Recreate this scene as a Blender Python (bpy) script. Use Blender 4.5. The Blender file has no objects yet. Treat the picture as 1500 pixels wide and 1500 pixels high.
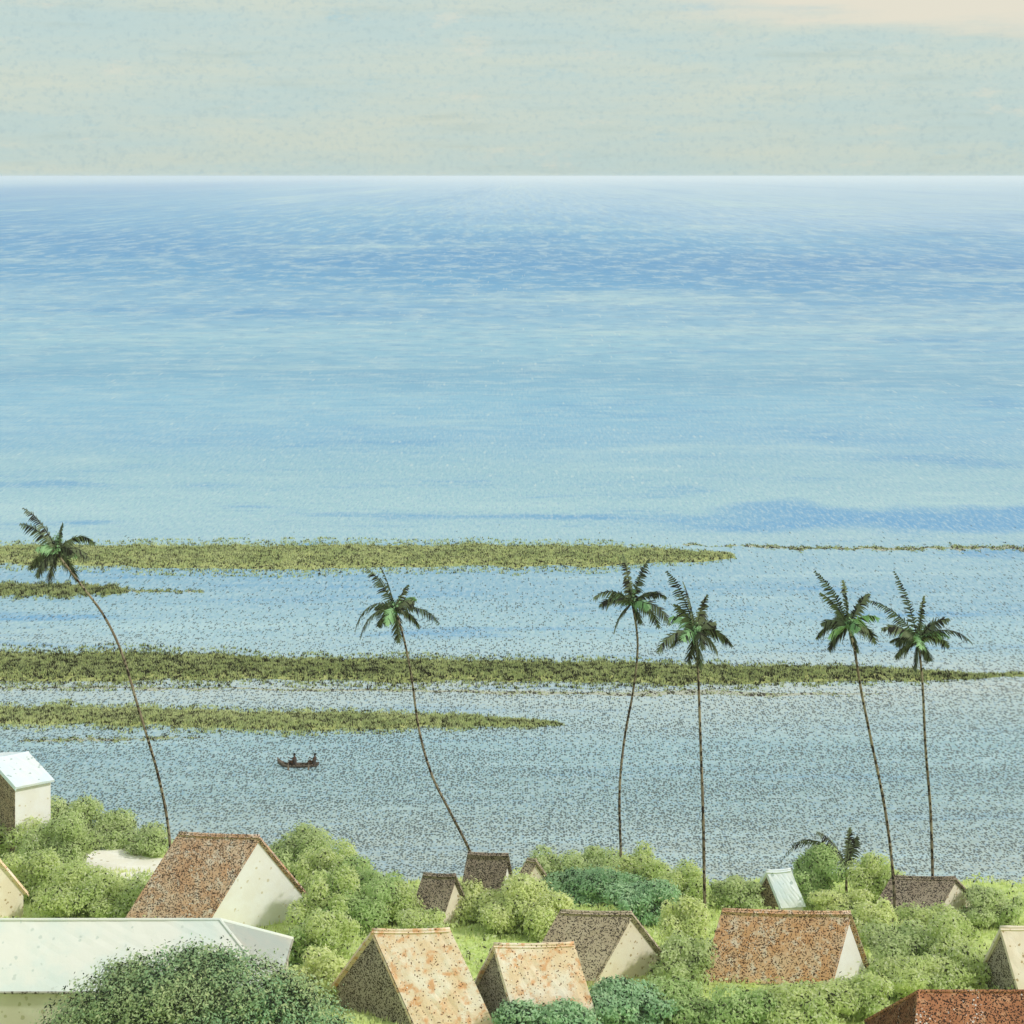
import bpy, bmesh, math, random
import numpy as np
from mathutils import Vector, Matrix
R = math.radians
rng = np.random.default_rng(7)
random.seed(7)
S = bpy.context.scene
C = S.collection

# ------------------------------------------------------------------ camera, sky, sun, exposure
F, HZ, EYE = 2500.0, 258.0, 50.0          # focal length and horizon row of the 1500 px view, eye height
cam = bpy.data.cameras.new("camera"); cam.sensor_width = 36.0; cam.lens = 36.0 * F / 1500.0
cam.shift_y = -(750.0 - HZ) / 1500.0
cam.clip_start = 0.5; cam.clip_end = 200000
co = bpy.data.objects.new("camera", cam); C.objects.link(co)
co.location = (0, 0, EYE); co.rotation_euler = (R(90), 0, 0)
S.camera = co

SUN_DIR = Vector((0.95, -0.27, 0.78)).normalized()      # towards the sun: right, a little behind the viewer
sun = bpy.data.lights.new("sun", 'SUN'); sun.energy = 2.2; sun.angle = R(4); sun.color = (1.0, 0.965, 0.93)
so = bpy.data.objects.new("sun", sun); C.objects.link(so)
so.rotation_euler = SUN_DIR.to_track_quat('Z', 'Y').to_euler()
SUN_EL = math.asin(SUN_DIR.z); SUN_ROT = math.atan2(SUN_DIR.x, SUN_DIR.y)

W = bpy.data.worlds.new("World"); S.world = W; W.use_nodes = True
nt = W.node_tree; nt.nodes.clear()
def N(nt, t, **k):
    n = nt.nodes.new(t)
    for a, v in k.items(): setattr(n, a, v)
    return n
def Mth(nt, op, a, b=None, c=None, clamp=False):
    n = nt.nodes.new('ShaderNodeMath'); n.operation = op; n.use_clamp = clamp
    for i, x in enumerate((a, b, c)):
        if x is None: continue
        if isinstance(x, (int, float)): n.inputs[i].default_value = x
        else: nt.links.new(x, n.inputs[i])
    return n.outputs[0]
def Mix(nt, fac, a, b, blend='MIX'):
    n = nt.nodes.new('ShaderNodeMix'); n.data_type = 'RGBA'; n.blend_type = blend; n.clamp_factor = True
    for s, x in ((n.inputs[0], fac), (n.inputs[6], a), (n.inputs[7], b)):
        if isinstance(x, (int, float)): s.default_value = x
        elif isinstance(x, tuple): s.default_value = (*x[:3], 1)
        else: nt.links.new(x, s)
    return n.outputs[2]
def Rng(nt, x, a, b, c=0.0, d=1.0, smooth=True):
    n = nt.nodes.new('ShaderNodeMapRange'); n.interpolation_type = 'SMOOTHSTEP' if smooth else 'LINEAR'
    nt.links.new(x, n.inputs[0])
    for i, v in enumerate((a, b, c, d)): n.inputs[i + 1].default_value = v
    return n.outputs[0]
def Noise(nt, vec, scale=1.0, detail=3.0, rough=0.55, color=False):
    n = nt.nodes.new('ShaderNodeTexNoise'); n.inputs['Scale'].default_value = scale
    n.inputs['Detail'].default_value = detail; n.inputs['Roughness'].default_value = rough
    nt.links.new(vec, n.inputs['Vector'])
    return n.outputs['Color' if color else 'Fac']
def Comb(nt, x, y, z=0.0):
    n = nt.nodes.new('ShaderNodeCombineXYZ')
    for i, v in enumerate((x, y, z)):
        if isinstance(v, (int, float)): n.inputs[i].default_value = v
        else: nt.links.new(v, n.inputs[i])
    return n.outputs[0]
def Ramp(nt, fac, stops):
    n = nt.nodes.new('ShaderNodeValToRGB'); e = n.color_ramp.elements
    while len(e) > 1: e.remove(e[-1])
    e[0].position = stops[0][0]; e[0].color = (*stops[0][1], 1)
    for p, c in stops[1:]:
        q = e.new(p); q.color = (*c, 1)
    nt.links.new(fac, n.inputs[0]); return n.outputs[0]
def dots(nt, vec, density, r=0.38, flat=False):
    """scattered small flecks: about `density` (socket or number) of the cells carry one"""
    v = nt.nodes.new('ShaderNodeTexVoronoi'); v.inputs['Scale'].default_value = 1.0; v.inputs['Randomness'].default_value = 1.0; v.voronoi_dimensions = '2D' if flat else '3D'
    nt.links.new(vec, v.inputs['Vector'])
    sep = nt.nodes.new('ShaderNodeSeparateColor'); nt.links.new(v.outputs['Color'], sep.inputs[0])
    on = Mth(nt, 'LESS_THAN', sep.outputs[0], density)
    rad = Mth(nt, 'MULTIPLY_ADD', sep.outputs[1], r * 0.6, r * 0.55)
    inside = Mth(nt, 'LESS_THAN', v.outputs['Distance'], rad)
    return Mth(nt, 'MULTIPLY', on, inside)
def lin(r, g, b):
    f = lambda c: (c / 255 / 12.92) if c <= 10 else ((c / 255 + 0.055) / 1.055) ** 2.4
    return (f(r), f(g), f(b))

sky = N(nt, 'ShaderNodeTexSky', sky_type='NISHITA', sun_disc=False, sun_elevation=SUN_EL, sun_rotation=SUN_ROT)
sky.air_density = 1.0; sky.dust_density = 2.0; sky.altitude = 50
bg1 = N(nt, 'ShaderNodeBackground'); nt.links.new(sky.outputs[0], bg1.inputs[0]); bg1.inputs[1].default_value = 0.10
# a thin veil of pale cloud over nearly all of it
tc = N(nt, 'ShaderNodeTexCoord'); sp = N(nt, 'ShaderNodeSeparateXYZ'); nt.links.new(tc.outputs['Generated'], sp.inputs[0])
gx, gy, gz = sp.outputs
sv = Comb(nt, Mth(nt, 'MULTIPLY', gx, 5.0), Mth(nt, 'MULTIPLY', gy, 2.0), Mth(nt, 'MULTIPLY', gz, 42.0))
n1 = Noise(nt, sv, 1.0, 5, 0.6)
n2 = Noise(nt, Comb(nt, Mth(nt, 'MULTIPLY', gx, 14.0), gy, Mth(nt, 'MULTIPLY', gz, 120.0)), 1.0, 6, 0.65)
n3 = Noise(nt, Comb(nt, Mth(nt, 'MULTIPLY', gx, 260.0), Mth(nt, 'MULTIPLY', gy, 20.0), Mth(nt, 'MULTIPLY', gz, 300.0)), 1.0, 3, 0.7)
veil = Mix(nt, Rng(nt, n1, 0.35, 0.68), lin(192, 213, 210), lin(207, 217, 204))
veil = Mix(nt, Mth(nt, 'MULTIPLY', Rng(nt, n2, 0.50, 0.78), 0.55), veil, lin(182, 198, 190))
veil = Mix(nt, Mth(nt, 'MULTIPLY', Rng(nt, n3, 0.46, 0.76), 0.50), veil, lin(170, 194, 198))
n4 = Noise(nt, Comb(nt, Mth(nt, 'MULTIPLY', gx, 16.0), gy, Mth(nt, 'MULTIPLY', gz, 45.0), ), 1.0, 6, 0.75)
veil = Mix(nt, Mth(nt, 'MULTIPLY', Rng(nt, n4, 0.54, 0.74), 0.7), veil, lin(222, 222, 206))
veil = Mix(nt, Mth(nt, 'MULTIPLY', Rng(nt, n4, 0.44, 0.26), 0.6), veil, lin(158, 200, 214))
# cream cloud bank high on the right
edge = Mth(nt, 'ADD', Mth(nt, 'ADD', gz, Mth(nt, 'MULTIPLY', gx, 0.10)), Mth(nt, 'MULTIPLY', n1, 0.06))
veil = Mix(nt, Mth(nt, 'MULTIPLY', Rng(nt, edge, 0.128, 0.150), Rng(nt, gx, 0.06, 0.16)), veil, lin(230, 224, 206))
bg2 = N(nt, 'ShaderNodeBackground'); nt.links.new(veil, bg2.inputs[0]); bg2.inputs[1].default_value = 0.94
ms = N(nt, 'ShaderNodeMixShader'); ms.inputs[0].default_value = 0.90
nt.links.new(bg1.outputs[0], ms.inputs[1]); nt.links.new(bg2.outputs[0], ms.inputs[2])
wo = N(nt, 'ShaderNodeOutputWorld'); nt.links.new(ms.outputs[0], wo.inputs[0])

vs = S.view_settings
vs.view_transform = 'Standard'; vs.look = 'None'; vs.exposure = 0.16; vs.gamma = 1.0
S.cycles.max_bounces = 8; S.cycles.volume_bounces = 3; S.cycles.diffuse_bounces = 3; S.cycles.glossy_bounces = 2; S.cycles.transparent_max_bounces = 4

# ------------------------------------------------------------------ helpers
def P(px, py, Y):
    return Vector(((px - 750.0) * Y / F, Y, EYE - (py - HZ) * Y / F))
def link(name, me, mat=None, parent=None, loc=None):
    o = bpy.data.objects.new(name, me); C.objects.link(o)
    if mat is not None and me is not None and not me.materials: me.materials.append(mat)
    if parent is not None: o.parent = parent
    if loc is not None: o.location = loc
    return o
def thing(name, label, cat, loc, group=None, rz=0.0):
    o = bpy.data.objects.new(name, None); C.objects.link(o); o.location = loc; o.rotation_euler = (0, 0, rz)
    o.empty_display_size = 0.5
    o['label'] = label; o['category'] = cat
    if group: o['group'] = group
    return o
def tag(o, label, cat, group=None):
    o['label'] = label; o['category'] = cat
    if group: o['group'] = group
def mesh(name, v, f, smooth=False):
    me = bpy.data.meshes.new(name)
    me.from_pydata([tuple(map(float, p)) for p in v], [], [tuple(map(int, q)) for q in f]); me.update()
    if smooth: me.polygons.foreach_set('use_smooth', [True] * len(me.polygons))
    return me
def np_mesh(name, V, nper):
    """V: (n*nper,3) array of separate faces with nper corners each"""
    n = len(V) // nper
    me = bpy.data.meshes.new(name)
    me.vertices.add(len(V)); me.vertices.foreach_set('co', V.astype(np.float32).ravel())
    me.loops.add(len(V)); me.loops.foreach_set('vertex_index', np.arange(len(V), dtype=np.int32))
    me.polygons.add(n); me.polygons.foreach_set('loop_start', (np.arange(n) * nper).astype(np.int32))
    me.update(calc_edges=True); me.validate()
    return me
def tube(pts, rad, seg=7):
    pts = [Vector(p) for p in pts]; V = []; Fc = []
    for i, p in enumerate(pts):
        d = (pts[min(i + 1, len(pts) - 1)] - pts[max(i - 1, 0)]).normalized()
        u = d.cross(Vector((0.3, 1, 0.2))).normalized(); w = d.cross(u)
        for k in range(seg):
            a = 2 * math.pi * k / seg
            V.append(p + (u * math.cos(a) + w * math.sin(a)) * rad[i])
    for i in range(len(pts) - 1):
        for k in range(seg):
            Fc.append((i * seg + k, i * seg + (k + 1) % seg, (i + 1) * seg + (k + 1) % seg, (i + 1) * seg + k))
    Fc.append(tuple(reversed(range(seg)))); Fc.append(tuple(range((len(pts) - 1) * seg, len(pts) * seg)))
    return V, Fc
def smooth_path(pts, n):
    pts = [Vector(p) for p in pts]; out = []
    m = len(pts) - 1
    for i in range(n):
        t = i / (n - 1) * m; k = min(int(t), m - 1); u = t - k
        p0, p1, p2, p3 = pts[max(k - 1, 0)], pts[k], pts[k + 1], pts[min(k + 2, m)]
        out.append(0.5 * ((2 * p1) + (p2 - p0) * u + (2 * p0 - 5 * p1 + 4 * p2 - p3) * u * u + (3 * p1 - p0 - 3 * p2 + p3) * u ** 3))
    return out
def sm(a, b, x):
    t = np.clip((x - a) / (b - a), 0, 1); return t * t * (3 - 2 * t)

# ------------------------------------------------------------------ materials
def new_mat(name):
    m = bpy.data.materials.new(name); m.use_nodes = True
    nt = m.node_tree; b = nt.nodes['Principled BSDF']; return m, nt, b
def speck_mat(name, cols, dark, dens, dscale=9.0, rough=0.9, patch=0.9, bump=0.3, stretch=(1, 1, 1), spots=None):
    """matt weathered surface: blotches of two or three tones plus flecks"""
    m, nt, b = new_mat(name)
    tc = nt.nodes.new('ShaderNodeTexCoord'); v = tc.outputs['Object']
    n = Noise(nt, v, patch, 5, 0.62); col = Mix(nt, Rng(nt, n, 0.36, 0.62), cols[0], cols[1])
    if len(cols) > 2:
        n2 = Noise(nt, v, patch * 2.6, 4, 0.6); col = Mix(nt, Mth(nt, 'MULTIPLY', Rng(nt, n2, 0.50, 0.66), 0.85), col, cols[2])
    mp = nt.nodes.new('ShaderNodeMapping'); nt.links.new(v, mp.inputs[0])
    mp.inputs['Scale'].default_value = tuple(dscale * s for s in stretch)
    dn = Noise(nt, v, 0.7, 3, 0.6)
    d = dots(nt, mp.outputs[0], Rng(nt, dn, 0.3, 0.7, dens * 0.7, dens * 1.3), 0.62)
    col = Mix(nt, d, col, dark)
    if spots:
        mp2 = nt.nodes.new('ShaderNodeMapping'); nt.links.new(v, mp2.inputs[0]); mp2.inputs['Scale'].default_value = (dscale * 0.7,) * 3
        mp2.inputs['Location'].default_value = (3.3, 1.7, 9.1)
        ln = Noise(nt, v, 1.1, 3, 0.6)
        col = Mix(nt, dots(nt, mp2.outputs[0], Rng(nt, ln, 0.5, 0.72, 0.0, 0.75), 0.42), col, spots)
    nt.links.new(col, b.inputs['Base Color']); b.inputs['Roughness'].default_value = rough
    b.inputs['Specular IOR Level'].default_value = 0.15
    if bump:
        bp = nt.nodes.new('ShaderNodeBump'); bp.inputs['Strength'].default_value = bump; bp.inputs['Distance'].default_value = 0.06
        hn = Noise(nt, mp.outputs[0], 0.8, 3, 0.6); nt.links.new(hn, bp.inputs['Height']); nt.links.new(bp.outputs[0], b.inputs['Normal'])
    return m
M = {}
M['roof_brown'] = speck_mat('brown_shingle', [lin(206, 180, 158), lin(198, 158, 128), lin(216, 204, 192)], lin(62, 48, 42), 0.6, 16, spots=lin(214, 208, 200))
M['roof_rust'] = speck_mat('rust_shingle', [lin(218, 186, 156), lin(210, 162, 122), lin(224, 210, 194)], lin(80, 56, 44), 0.5, 16, spots=lin(222, 214, 204))
M['roof_red'] = speck_mat('dark_red_shingle', [lin(178, 124, 92), lin(160, 108, 78), lin(190, 146, 114)], lin(48, 34, 30), 0.62, 15, spots=lin(205, 200, 196))
M['roof_tan'] = speck_mat('pale_orange_tile', [lin(240, 230, 212), lin(232, 206, 172), lin(218, 162, 114)], lin(110, 78, 58), 0.09, 16, patch=0.75, spots=lin(236, 226, 210))
M['roof_grey'] = speck_mat('dark_thatch', [lin(164, 152, 136), lin(148, 134, 120)], lin(48, 42, 40), 0.66, 16)
M['roof_taupe'] = speck_mat('taupe_thatch', [lin(192, 180, 158), lin(178, 164, 142)], lin(66, 58, 52), 0.56, 16)
M['roof_pale'] = speck_mat('pale_limewashed_roof', [lin(230, 231, 222), lin(216, 226, 220)], lin(204, 212, 204), 0.03, 6, patch=0.35, bump=0.1)
M['roof_ice'] = speck_mat('pale_blue_roof', [lin(220, 234, 244), lin(230, 236, 238)], lin(180, 196, 196), 0.05, 5, patch=0.4, bump=0.1)
M['wall_white'] = speck_mat('whitewash', [lin(240, 240, 240), lin(236, 234, 230)], lin(214, 206, 188), 0.04, 6, bump=0.12)
M['wall_cream'] = speck_mat('cream_plaster', [lin(234, 226, 208), lin(228, 216, 194)], lin(176, 156, 122), 0.08, 8, bump=0.15)
M['wall_shade_grey'] = speck_mat('weathered_shade_boards', [lin(186, 174, 160), lin(172, 160, 146)], lin(58, 48, 44), 0.72, 15)  # weathered wood, its grey and dense flecks darkened to deepen the shaded left gables
M['wall_buff'] = speck_mat('buff_plaster', [lin(216, 212, 196), lin(208, 202, 184)], lin(180, 176, 148), 0.05, 6, bump=0.1)
M['gable_shade'] = speck_mat('shade_dark_boards', [lin(168, 150, 132), lin(150, 130, 112)], lin(50, 42, 38), 0.7, 12)  # wood colour with the shaded side of the left gables painted in
M['wood_dark'] = speck_mat('dark_wood', [lin(92, 78, 66), lin(76, 64, 56)], lin(40, 34, 30), 0.4, 12)
M['sand'] = speck_mat('pale_sand', [lin(242, 240, 230), lin(236, 232, 218)], lin(190, 180, 150), 0.06, 4, bump=0.2)
M['trunk'] = speck_mat('palm_bark', [lin(148, 138, 118), lin(112, 100, 84)], lin(44, 36, 32), 0.62, 7, stretch=(1, 1, 0.6))
M['trunk_pale'] = speck_mat('pale_palm_bark', [lin(120, 112, 92), lin(86, 78, 64)], lin(34, 28, 26), 0.45, 9, stretch=(1, 1, 0.6))
M['bark'] = speck_mat('tree_bark', [lin(96, 86, 68), lin(78, 68, 54)], lin(36, 30, 26), 0.4, 10)

def leaf_mat(name, a, b2, dark, dfrac, pale=None, trans=0.3, blotch=0.45):
    m, nt, b = new_mat(name)
    g = nt.nodes.new('ShaderNodeNewGeometry'); r = g.outputs['Random Per Island']
    tc = nt.nodes.new('ShaderNodeTexCoord')
    n = Noise(nt, tc.outputs['Object'], blotch, 3, 0.6)
    f = Mth(nt, 'ADD', Rng(nt, n, 0.35, 0.65), Mth(nt, 'MULTIPLY', Mth(nt, 'SUBTRACT', r, 0.5), 0.5), clamp=True)
    col = Mix(nt, f, a, b2)
    r2 = Mth(nt, 'FRACT', Mth(nt, 'MULTIPLY', r, 37.7))
    if pale: col = Mix(nt, Mth(nt, 'MULTIPLY', Mth(nt, 'LESS_THAN', r2, 0.22), 0.7), col, pale)
    n2 = Noise(nt, tc.outputs['Object'], 1.3, 3, 0.6)
    thr = Rng(nt, n2, 0.42, 0.64, dfrac * 0.25, dfrac * 2.2)
    r3 = Mth(nt, 'FRACT', Mth(nt, 'MULTIPLY', r, 91.3))
    col = Mix(nt, Mth(nt, 'LESS_THAN', r3, thr), col, dark)
    nt.links.new(col, b.inputs['Base Color']); b.inputs['Roughness'].default_value = 0.7; b.inputs['Specular IOR Level'].default_value = 0.15
    t = nt.nodes.new('ShaderNodeBsdfTranslucent'); nt.links.new(col, t.inputs[0])
    ms = nt.nodes.new('ShaderNodeMixShader'); ms.inputs[0].default_value = trans
    nt.links.new(b.outputs[0], ms.inputs[1]); nt.links.new(t.outputs[0], ms.inputs[2])
    nt.links.new(ms.outputs[0], nt.nodes['Material Output'].inputs[0])
    return m
INK = lin(72, 76, 58)
L = {
 'light': leaf_mat('light_leaf', lin(226, 236, 174), lin(206, 223, 152), INK, 0.07, lin(236, 240, 210), 0.58),
 'yellow': leaf_mat('yellow_green_leaf', lin(232, 239, 176), lin(218, 231, 160), INK, 0.05, lin(238, 240, 204), 0.48),
 'olive': leaf_mat('olive_leaf', lin(216, 228, 176), lin(200, 218, 154), INK, 0.10, lin(226, 234, 194), 0.55),
 'mid': leaf_mat('mid_leaf', lin(206, 226, 166), lin(190, 216, 148), INK, 0.10, lin(220, 232, 180), 0.55),
 'deep': leaf_mat('deep_green_leaf', lin(184, 217, 176), lin(168, 208, 160), lin(58, 74, 60), 0.13, lin(204, 226, 186), 0.45),
 'shade': leaf_mat('dark_green_leaf', lin(190, 208, 156), lin(154, 194, 150), lin(50, 60, 46), 0.28, lin(214, 222, 170), 0.45, blotch=0.22),
}
M['frond'] = leaf_mat('dark_frond', lin(114, 126, 94), lin(86, 94, 72), lin(42, 42, 36), 0.32, None, 0.12)
M['frond_green'] = leaf_mat('green_frond', lin(170, 208, 156), lin(146, 190, 136), lin(48, 56, 44), 0.15, None, 0.25)

def ground_mat():
    m, nt, b = new_mat('meadow_ground')
    tc = nt.nodes.new('ShaderNodeTexCoord'); v = tc.outputs['Object']
    n = Noise(nt, v, 0.12, 5, 0.6); n2 = Noise(nt, v, 1.4, 4, 0.65)
    col = Mix(nt, Rng(nt, n, 0.35, 0.65), lin(210, 224, 148), lin(194, 214, 132))
    col = Mix(nt, Mth(nt, 'MULTIPLY', Rng(nt, n2, 0.5, 0.7), 0.5), col, lin(218, 228, 168))
    nt.links.new(col, b.inputs['Base Color']); b.inputs['Roughness'].default_value = 0.95; b.inputs['Specular IOR Level'].default_value = 0.1
    bp = nt.nodes.new('ShaderNodeBump'); bp.inputs['Strength'].default_value = 0.4; bp.inputs['Distance'].default_value = 0.1
    nt.links.new(Noise(nt, v, 5, 4, 0.6), bp.inputs['Height']); nt.links.new(bp.outputs[0], b.inputs['Normal'])
    return m
M['ground'] = ground_mat()

def water_mat():
    m, nt, b = new_mat('lagoon_water')
    tc = nt.nodes.new('ShaderNodeTexCoord'); sp = nt.nodes.new('ShaderNodeSeparateXYZ'); nt.links.new(tc.outputs['Object'], sp.inputs[0])
    X, Y = sp.outputs[0], Mth(nt, 'MAXIMUM', sp.outputs[1], 60.0)
    v = Mth(nt, 'DIVIDE', 100.0, Y)                       # offshore distance: 0 far out at sea, about 0.85 on the beach
    far = Rng(nt, v, 0.12, 0.42)                          # 0 open sea .. 1 lagoon
    def two(kx_far, kx_near, kv, det=4, rough=0.6, z=0.0):
        a = Noise(nt, Comb(nt, Mth(nt, 'MULTIPLY', X, kx_far), Mth(nt, 'MULTIPLY', v, kv), z), 1.0, det, rough)
        c = Noise(nt, Comb(nt, Mth(nt, 'MULTIPLY', X, kx_near), Mth(nt, 'MULTIPLY', v, kv), z + 5), 1.0, det, rough)
        n = nt.nodes.new('ShaderNodeMix'); nt.links.new(far, n.inputs[0]); nt.links.new(a, n.inputs[2]); nt.links.new(c, n.inputs[3]); return n.outputs[0]
    warp = two(0.006, 0.03, 20.0, 3)
    vv = Mth(nt, 'ADD', v, Mth(nt, 'MULTIPLY', Mth(nt, 'SUBTRACT', warp, 0.5), 0.07))
    vv = Mth(nt, 'SUBTRACT', vv, Mth(nt, 'MULTIPLY', X, 5e-5))          # the bands of deeper water run slightly oblique to the shore
    q = lambda y: (y - HZ) / 1250.0
    stops = [(0.0, lin(168, 200, 222)), (q(300), lin(160, 196, 224)), (q(335), lin(112, 174, 214)), (q(375), lin(76, 150, 204)), (q(412), lin(94, 162, 208)),
             (q(450), lin(138, 184, 214)), (q(505), lin(152, 196, 216)), (q(550), lin(128, 178, 206)), (q(585), lin(144, 192, 216)), (q(640), lin(142, 188, 214)),
             (q(690), lin(158, 197, 210)), (q(750), lin(172, 206, 212)), (q(790), lin(170, 202, 210)), (q(850), lin(148, 186, 204)), (q(930), lin(172, 202, 208)),
             (q(1005), lin(204, 210, 200)), (q(1090), lin(164, 192, 194)), (q(1160), lin(162, 186, 184)), (q(1260), lin(184, 194, 184))]
    col = Ramp(nt, vv, stops)
    # dark and light wind streaks
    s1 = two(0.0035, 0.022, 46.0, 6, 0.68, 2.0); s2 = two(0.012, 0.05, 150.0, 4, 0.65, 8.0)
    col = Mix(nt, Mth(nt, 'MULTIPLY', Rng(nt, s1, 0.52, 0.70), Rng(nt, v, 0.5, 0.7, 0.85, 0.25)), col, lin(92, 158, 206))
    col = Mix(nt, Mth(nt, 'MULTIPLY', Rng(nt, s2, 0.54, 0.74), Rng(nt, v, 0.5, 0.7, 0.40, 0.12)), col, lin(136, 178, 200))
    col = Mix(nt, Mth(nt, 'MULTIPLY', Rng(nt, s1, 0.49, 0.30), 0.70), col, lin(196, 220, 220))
    # deep channel on the right beyond the first bar
    ch = Mth(nt, 'MULTIPLY', Rng(nt, X, 6.0, 50.0), Mth(nt, 'MULTIPLY', Rng(nt, vv, q(735), q(750)), Rng(nt, vv, q(790), q(770))))
    col = Mix(nt, Mth(nt, 'MULTIPLY', ch, 0.85), col, lin(92, 160, 210))
    # soft mottling and scattered pale flecks
    mt = two(0.07, 2.0, 230.0, 4, 0.75, 3.0)
    col = Mix(nt, Mth(nt, 'MULTIPLY', Rng(nt, mt, 0.44, 0.66), 0.58), col, lin(204, 220, 222))
    mt2 = two(0.11, 3.2, 330.0, 4, 0.75, 13.0)
    col = Mix(nt, Mth(nt, 'MULTIPLY', Rng(nt, mt2, 0.46, 0.68), 0.55), col, lin(104, 156, 196))
    fl = dots(nt, Comb(nt, Mth(nt, 'MULTIPLY', X, 0.8), Mth(nt, 'MULTIPLY', v, 150.0)), Rng(nt, two(0.02, 0.08, 14.0, 3, 0.6, 21.0), 0.45, 0.7, 0.02, 0.22), 0.20, True)
    col = Mix(nt, Mth(nt, 'MULTIPLY', fl, Rng(nt, v, 0.40, 0.36, 0.0, 0.38)), col, lin(226, 232, 226))
    # small dark ripples in the shallow lagoon
    rip = Noise(nt, Comb(nt, Mth(nt, 'MULTIPLY', X, 0.05), Mth(nt, 'MULTIPLY', v, 55.0), 4.0), 1.0, 4, 0.6)
    den = Mth(nt, 'MULTIPLY', Rng(nt, v, 0.40, 0.72, 0.0, 1.0), Rng(nt, rip, 0.34, 0.66, 0.50, 1.0))
    d1 = dots(nt, Comb(nt, Mth(nt, 'MULTIPLY', X, 4.9), Mth(nt, 'MULTIPLY', v, 500.0)), den, 0.44, True)
    col = Mix(nt, Mth(nt, 'MULTIPLY', d1, 0.80), col, lin(64, 72, 70))
    col = Mix(nt, 1.0, col, (0.86, 0.90, 0.95), 'MULTIPLY')
    nt.links.new(col, b.inputs['Base Color']); b.inputs['Roughness'].default_value = 0.45; b.inputs['Specular IOR Level'].default_value = 0.22
    b.inputs['IOR'].default_value = 1.33
    bp = nt.nodes.new('ShaderNodeBump'); bp.inputs['Strength'].default_value = 0.25; bp.inputs['Distance'].default_value = 0.08
    nt.links.new(Noise(nt, Comb(nt, Mth(nt, 'MULTIPLY', X, 1.1), Mth(nt, 'MULTIPLY', sp.outputs[1], 0.9)), 1.0, 3, 0.6), bp.inputs['Height'])
    nt.links.new(bp.outputs[0], b.inputs['Normal'])
    return m
M['water'] = water_mat()

# ------------------------------------------------------------------ the setting
def build_water():
    ys = np.concatenate([[-3000, 0, 60, 90], np.geomspace(120, 60000, 40)]); xs = np.concatenate([-np.geomspace(60, 40000, 16)[::-1], [0], np.geomspace(60, 40000, 16)])
    V = [(x, y, 0) for y in ys for x in xs]; n = len(xs)
    Fc = [(j * n + i, j * n + i + 1, (j + 1) * n + i + 1, (j + 1) * n + i) for j in range(len(ys) - 1) for i in range(n - 1)]
    o = link('water', mesh('water', V, Fc), M['water']); o['kind'] = 'structure'
build_water()

def shore(X):
    X = np.asarray(X, float)
    return 121 + 9 * sm(-12, -22, X) + 1.2 * np.sin(X * 0.31 + 1) + 0.7 * np.sin(X * 0.83)
def ground_z(X, Y):
    X = np.asarray(X, float); Y = np.asarray(Y, float)
    z = 0.55 + 0.2 * np.maximum(0, 122 - Y) + 0.12 * np.sin(X * 0.5 + Y * 0.3) + 0.10 * np.sin(X * 0.23 - Y * 0.41)
    return z - 2.4 * sm(-4.0, 2.5, Y - shore(X))
def build_ground():
    xs = np.linspace(-110, 110, 221); ys = np.linspace(-60, 136, 197)
    XX, YY = np.meshgrid(xs, ys); Z = ground_z(XX, YY); Z = np.where(YY < 40, np.minimum(Z, 0.55 + 0.2 * 82 + (40 - YY) * 0.25), Z)
    V = np.stack([XX, YY, Z], -1).reshape(-1, 3); n = len(xs)
    Fc = [(j * n + i, j * n + i + 1, (j + 1) * n + i + 1, (j + 1) * n + i) for j in range(len(ys) - 1) for i in range(n - 1)]
    o = link('ground', mesh('ground', V, Fc, True), M['ground']); o['kind'] = 'structure'
build_ground()
def gz_(X, Y): return float(ground_z(X, Y))
def on_ground(px, py):
    """ground point seen at a pixel"""
    lo, hi = 60.0, 140.0
    for _ in range(40):
        Y = 0.5 * (lo + hi); p = P(px, py, Y)
        if p.z > gz_(p.x, Y): lo = Y
        else: hi = Y
    return P(px, py, lo)

def sheet(name, outline, mat, lift=0.03, n=26):
    """an irregular patch lying on the terrain, rounded outline given in ground points"""
    c = sum((Vector(p) for p in outline), Vector()) / len(outline)
    ring = smooth_path(list(outline) + [outline[0]], 60)[:-1]
    V = []; Fc = []; m = len(ring)
    for k in range(n):
        t = 1 - k / n
        for p in ring:
            x = c.x + (p.x - c.x) * t; y = c.y + (p.y - c.y) * t
            V.append((x, y, gz_(x, y) + lift))
    V.append((c.x, c.y, gz_(c.x, c.y) + lift))
    for k in range(n - 1):
        for i in range(m): Fc.append((k * m + i, k * m + (i + 1) % m, (k + 1) * m + (i + 1) % m, (k + 1) * m + i))
    for i in range(m): Fc.append(((n - 1) * m + i, (n - 1) * m + (i + 1) % m, n * m))
    me = mesh(name, V, Fc, True); o = link(name, me, mat); o['kind'] = 'structure'; return o
sheet('beach', [on_ground(*p) for p in ((112, 1262), (150, 1250), (205, 1253), (250, 1262), (245, 1296), (200, 1292), (155, 1282), (120, 1278))], M['sand'])

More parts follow.
